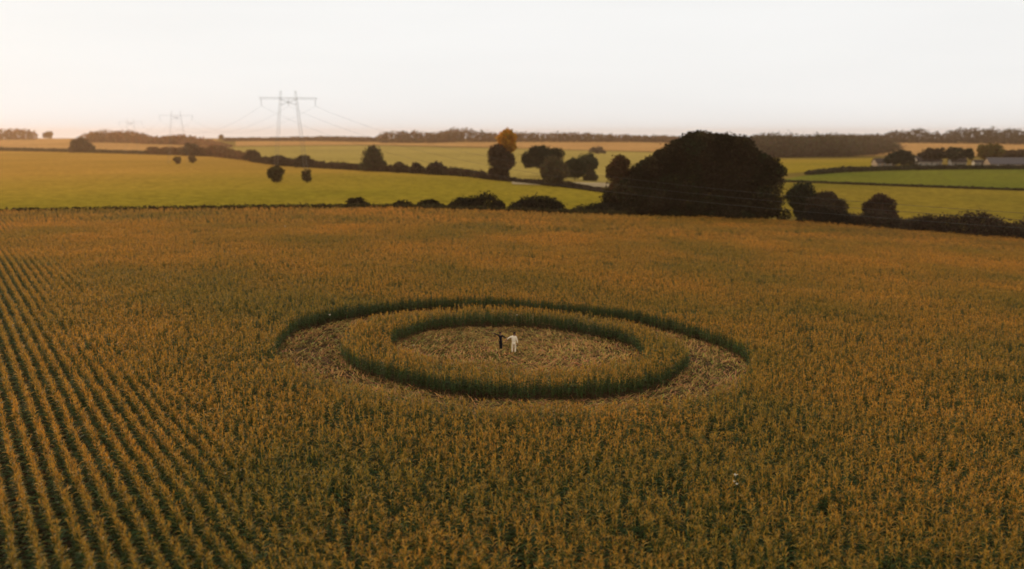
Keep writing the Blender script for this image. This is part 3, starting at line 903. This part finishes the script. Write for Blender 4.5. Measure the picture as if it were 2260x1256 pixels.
# ------------------------------------------------------------------ litter on the cleared ground
for i in range(8):
    rr = random.Random(900 + i); P, C = [], []
    straw = (0.42, 0.265, 0.085) if i % 4 else (0.11, 0.10, 0.022)
    z = 0.05
    L = rr.uniform(0.6, 1.3)
    ribbon(P, C, (-L / 2, 0, z), 0, rr.uniform(0.0, 0.15), L, 0.045, 0.12, straw, 2)
    for k in range(5):
        c = [x * rr.uniform(0.6, 1.25) for x in straw]
        ribbon(P, C, (rr.uniform(-L / 2, L / 2), 0, z + rr.uniform(0, 0.08)), rr.uniform(-0.9, 0.9) + (math.pi if k % 2 else 0), rr.uniform(0.1, 0.7),
               rr.uniform(0.3, 0.65), rr.uniform(0.045, 0.08), rr.uniform(0.5, 1.4), c, 3)
    me = quads_mesh("litter", np.array(P, float), np.array(C, float)); me.materials.append(M_straw)
    o = bpy.data.objects.new("litter_%02d" % i, me); src3.objects.link(o)

def litter(label, n, inside, centre, rmin, rmax):
    rad = np.sqrt(rng.uniform(rmin ** 2, rmax ** 2, n)); a = rng.uniform(0, 6.283, n)
    X = centre[0] + rad * np.cos(a); Y = centre[1] + rad * np.sin(a)
    m = inside(X, Y) & (rng.random(n) < 0.35 + 0.9 * vnoise(X, Y, 1.3, 9))
    X, Y, a = X[m], Y[m], a[m]; k = len(X)
    rot = np.stack([rng.normal(0, 0.06, k), rng.normal(0, 0.05, k), a + math.pi / 2 + rng.normal(0, 0.45, k)], -1)
    scl = np.repeat(rng.uniform(0.7, 1.2, (k, 1)), 3, 1)
    o = scatter("straw_litter", np.stack([X, Y, terrain(X, Y) + 0.03], -1), rot, scl, rng.integers(0, 8, k), src3)
    tag(o, label, "crop litter", kind='stuff')
litter("flattened maize straw swirled over the inner clearing under the couple", 6500, lambda x, y: in_circle(x, y, C_IN, 0.3), C_IN, 0, 11.2)
litter("flattened maize straw lying on the circular path round the ring", 14500,
       lambda x, y: in_circle(x, y, C_OUT, 0.3) & ~in_circle(x, y, C_RING, -0.3), C_OUT, 5, 20.3)

# pale scraps of husk caught in the crop
M_husk = simple_mat("pale_husk", (0.5, 0.43, 0.3), 0.7)
def husk(x, y, z, label, s=0.1):
    bm = bmesh.new()
    for k in range(4):
        a = k * 1.6; w = s * 0.35
        pts = [Vector((0, 0, 0)), Vector((math.cos(a) * s * .5, math.sin(a) * s * .5, s * .8)), Vector((math.cos(a) * s, math.sin(a) * s, s * 1.1))]
        sd = Vector((-math.sin(a), math.cos(a), 0)) * w
        v = [bm.verts.new(q) for q in (pts[0] - sd * .4, pts[0] + sd * .4, pts[1] + sd, pts[1] - sd, pts[2] + sd * .2, pts[2] - sd * .2)]
        bm.faces.new((v[0], v[1], v[2], v[3])); bm.faces.new((v[3], v[2], v[4], v[5]))
    o = bm_obj("husk", bm, M_husk, None, (x, y, z)); tag(o, label, "husk", "pale husks in the maize")
def husk_px(px, py, zc, label, s=0.1):
    # point at height zc above the ground seen at the pixel
    cx = (px - 1130.0) / F_PX; cy = (628.0 - py) / F_PX
    d = Vector((cx, math.cos(PITCH) + cy * math.sin(PITCH), -math.sin(PITCH) + cy * math.cos(PITCH)))
    t = 20
    while CAM_H + d.z * t > T(d.x * t, d.y * t) + zc and t < 400: t += 0.05
    husk(d.x * t, d.y * t, CAM_H + d.z * t, label, s)
husk_px(1623, 1052, 2.0, "pale husk scrap on the maize at lower right, upper one of three", 0.12)
husk_px(1620, 1065, 2.0, "pale husk scrap on the maize at lower right, lower left of three", 0.08)
husk_px(1626, 1071, 2.0, "pale husk scrap on the maize at lower right, lower right of three", 0.09)
husk_px(728, 697, 1.5, "pale husk scrap on the dark outer wall of maize, left side", 0.13)
husk_px(1141, 697, 1.9, "pale husk scrap on the ring's tops above the couple", 0.10)
husk_px(913, 765, 0.1, "pale husk scrap on the ground at the inner clearing's left", 0.13)
husk_px(629, 501, 2.0, "tiny pale scrap far out in the maize below the pylon", 0.2)

# ------------------------------------------------------------------ people
M_skin = simple_mat("skin", (0.26, 0.14, 0.09), 0.6)
M_white = simple_mat("cream_cotton", (0.80, 0.65, 0.45), 0.9, 0.06)
M_navy = simple_mat("dark_navy_cloth", (0.004, 0.005, 0.009), 0.9)
M_hair = simple_mat("dark_hair", (0.022, 0.013, 0.008), 0.7)
M_shoe = simple_mat("dark_shoe", (0.03, 0.02, 0.015), 0.6)

def skinned(name, verts, edges, mat, parent, root=0, sub=1):
    """verts: list of (x,y,z,rx,ry)"""
    me = bpy.data.meshes.new(name)
    me.from_pydata([v[:3] for v in verts], edges, [])
    o = link(name, me, mat, parent)
    md = o.modifiers.new("skin", 'SKIN'); md.use_smooth_shade = True
    sv = me.skin_vertices[0].data if me.skin_vertices else None
    if sv is None:
        bm = bmesh.new(); bm.from_mesh(me); bm.verts.layers.skin.verify(); bm.to_mesh(me); bm.free()
        sv = me.skin_vertices[0].data
    for i, v in enumerate(verts):
        sv[i].radius = (v[3], v[4] if len(v) > 4 else v[3])
        sv[i].use_root = (i == root)
    sb = o.modifiers.new("subsurf", 'SUBSURF'); sb.levels = sub; sb.render_levels = sub
    return o

def lerp3(a, b, t): return tuple(a[i] + (b[i] - a[i]) * t for i in range(3))

def person(loc, rz, label, J, H, skirt, top_mat, low_mat, hair_long, shirt_len=0.80):
    """J: joint positions in metres for a 1.75 m figure; x right, y back (away from viewer), z up"""
    t = tag(empty("person", loc, rz), label, "person")
    k = H / 1.75
    V, E = [], []
    def add(p, r, par=None, r2=None):
        V.append((p[0] * k, p[1] * k, p[2] * k, r * k, (r2 or r) * k))
        if par is not None: E.append((par, len(V) - 1))
        return len(V) - 1
    pel = add(J['pelvis'], 0.125, None, 0.105)
    wa = add(J['waist'], 0.11 if not skirt else 0.085, pel, 0.09 if not skirt else 0.07); ch = add(J['chest'], 0.135 if not skirt else 0.105, wa, 0.10 if not skirt else 0.08)
    nb = add(J['neck'], 0.055, ch); hb = add(J['head0'], 0.06, nb); hm = add(J['head1'], 0.088, hb, 0.095); add(J['head2'], 0.075, hm, 0.085)
    add((J['head1'][0] + J['face'][0] * 0.095, J['head1'][1] + J['face'][1] * 0.095, J['head1'][2] - 0.02), 0.014, hm)   # nose
    hands = {}
    for s in 'LR':
        sh = add(J['sh' + s], 0.058, ch); el = add(J['el' + s], 0.042, sh); wr = add(J['wr' + s], 0.028, el)
        w = Vector(J['wr' + s]); d = (w - Vector(J['el' + s])).normalized()
        sd = d.cross(Vector((0, 1, 0.2))).normalized()
        pm = add(w + d * 0.055, 0.034, wr, 0.02)
        for q, (off, ln) in enumerate(((-0.03, 0.070), (-0.01, 0.082), (0.01, 0.078), (0.03, 0.062))):
            b_ = w + d * 0.095 + sd * off
            f1 = add(b_, 0.010, pm); f2 = add(b_ + d * ln * 0.5 + Vector((0, 0, -0.006)), 0.009, f1); add(b_ + d * ln + Vector((0, 0, -0.02)), 0.007, f2)
        th = add(w + d * 0.045 + sd * -0.042, 0.011, pm); add(w + d * 0.085 + sd * -0.062, 0.009, th)
    for s in 'LR':
        hp = add(J['hp' + s], 0.085, pel); kn = add(J['kn' + s], 0.052, hp); an = add(J['an' + s], 0.036, kn)
        add((J['an' + s][0] + J['face'][0] * 0.13, J['an' + s][1] + J['face'][1] * 0.13, 0.03), 0.032, an)
    skinned("body", V, E, M_skin, t)
    # shirt with sleeves
    V, E = [], []
    hem = list(J['pelvis']); hem[2] = shirt_len
    h0 = add(hem, 0.19 if not skirt else 0.15, None, 0.14); w1 = add(J['waist'], 0.175 if not skirt else 0.135, h0, 0.11); c1 = add(J['chest'], 0.185 if not skirt else 0.155, w1, 0.125)
    add(lerp3(J['chest'], J['neck'], 0.8), 0.09, c1)
    for s in 'LR':
        a = add(J['sh' + s], 0.078 if not skirt else 0.066, c1); b_ = add(J['el' + s], 0.062 if not skirt else 0.056, a)
        add(lerp3(J['el' + s], J['wr' + s], 0.85), 0.052 if not skirt else 0.048, b_)
    skinned("shirt", V, E, top_mat, t)
    V, E = [], []
    p0 = add(J['pelvis'], 0.14, None, 0.115)
    for s in 'LR':
        a = add(J['hp' + s], 0.10, p0); b_ = add(J['kn' + s], 0.075, a); add(lerp3(J['kn' + s], J['an' + s], 0.9), 0.062 if not skirt else 0.07, b_)
    skinned("trousers", V, E, low_mat, t)
    for s in 'LR':
        V, E = [], []
        an = J['an' + s]
        a = add((an[0] - J['face'][0] * 0.04, an[1] - J['face'][1] * 0.04, 0.045), 0.046)
        b_ = add((an[0] + J['face'][0] * 0.08, an[1] + J['face'][1] * 0.08, 0.04), 0.044, a, 0.036)
        add((an[0] + J['face'][0] * 0.17, an[1] + J['face'][1] * 0.17, 0.035), 0.034, b_, 0.026)
        skinned("shoe", V, E, M_shoe, t)
    V, E = [], []
    h1 = Vector(J['head1']); fc = Vector((J['face'][0], J['face'][1], 0))
    c = h1 - fc * 0.02 + Vector((0, 0, 0.035))
    a = add(c, 0.098, None, 0.102); b_ = add(c + Vector((0, 0, 0.045)), 0.08, a)
    if hair_long:
        q = add(c - fc * 0.05 + Vector((0, 0, -0.12)), 0.085, a); add(c - fc * 0.07 + Vector((0, 0, -0.28)), 0.06, q)
    else:
        add(c - fc * 0.04 + Vector((0, 0, -0.06)), 0.075, a)
    skinned("hair", V, E, M_hair, t)
    return t

face_away = (0.0, 1.0)
# man in cream clothes, seen from behind, his left-of-picture hand held out to the woman
JM = dict(pelvis=(0, 0, 0.93), waist=(0.0, 0, 1.10), chest=(-0.02, 0.02, 1.33), neck=(0.03, 0.04, 1.50), head0=(0.05, 0.05, 1.56), head1=(0.065, 0.06, 1.64), head2=(0.07, 0.06, 1.70),
          face=(0.25, 0.97), shL=(-0.19, 0.02, 1.42), elL=(-0.40, 0.06, 1.30), wrL=(-0.56, 0.12, 1.14), shR=(0.17, 0.02, 1.40), elR=(0.26, -0.03, 1.13), wrR=(0.32, 0.0, 0.86),
          hpL=(-0.09, 0, 0.88), knL=(-0.12, 0.0, 0.48), anL=(-0.13, -0.03, 0.08), hpR=(0.10, 0, 0.88), knR=(0.13, 0.03, 0.48), anR=(0.09, -0.08, 0.08))
pm = ground_at(1134, 781)
person(pm, 0, "man in loose cream shirt and trousers seen from behind, holding the woman's hand", JM, 1.84, False, M_white, M_white, False, 0.86)
pw = ground_at(1105, 774)
# woman in dark clothes, both arms spread
JW = dict(pelvis=(0.02, 0, 0.92), waist=(0.01, 0, 1.10), chest=(-0.02, 0.0, 1.32), neck=(-0.03, 0, 1.49), head0=(-0.02, 0, 1.55), head1=(-0.01, -0.01, 1.63), head2=(-0.01, -0.01, 1.69),
          face=(0.5, -0.86), shL=(-0.18, 0, 1.43), elL=(-0.43, 0.0, 1.55), wrL=(-0.66, -0.02, 1.64), shR=(0.14, 0, 1.40), elR=(0.36, -0.12, 1.30), wrR=(0.56, -0.30, 1.26),
          hpL=(-0.07, 0, 0.87), knL=(-0.05, 0.02, 0.47), anL=(-0.03, 0.05, 0.08), hpR=(0.09, 0, 0.87), knR=(0.09, -0.04, 0.47), anR=(0.10, -0.08, 0.08))
person(pw, 0, "woman in dark navy clothes with outstretched arms, holding the man's hand", JW, 1.64, True, M_navy, M_navy, True, 0.84)

# ------------------------------------------------------------------ air
HAZE = True
if HAZE:
    bm = bmesh.new(); box_bm(bm, -3500, 3500, -400, 4600, -40, 46)
    m, N, L = new_mat("haze_air")
    out = N.new("ShaderNodeOutputMaterial"); pv = N.new("ShaderNodeVolumePrincipled")
    pv.inputs['Color'].default_value = (1.0, 0.62, 0.36, 1)
    pv.inputs['Density'].default_value = 0.00012
    pv.inputs['Anisotropy'].default_value = 0.6
    L.new(pv.outputs[0], out.inputs['Volume'])
    o = bm_obj("haze", bm, m); tag(o, kind='stuff')
    o['label'] = "thin warm haze over the fields"; o['category'] = "haze"
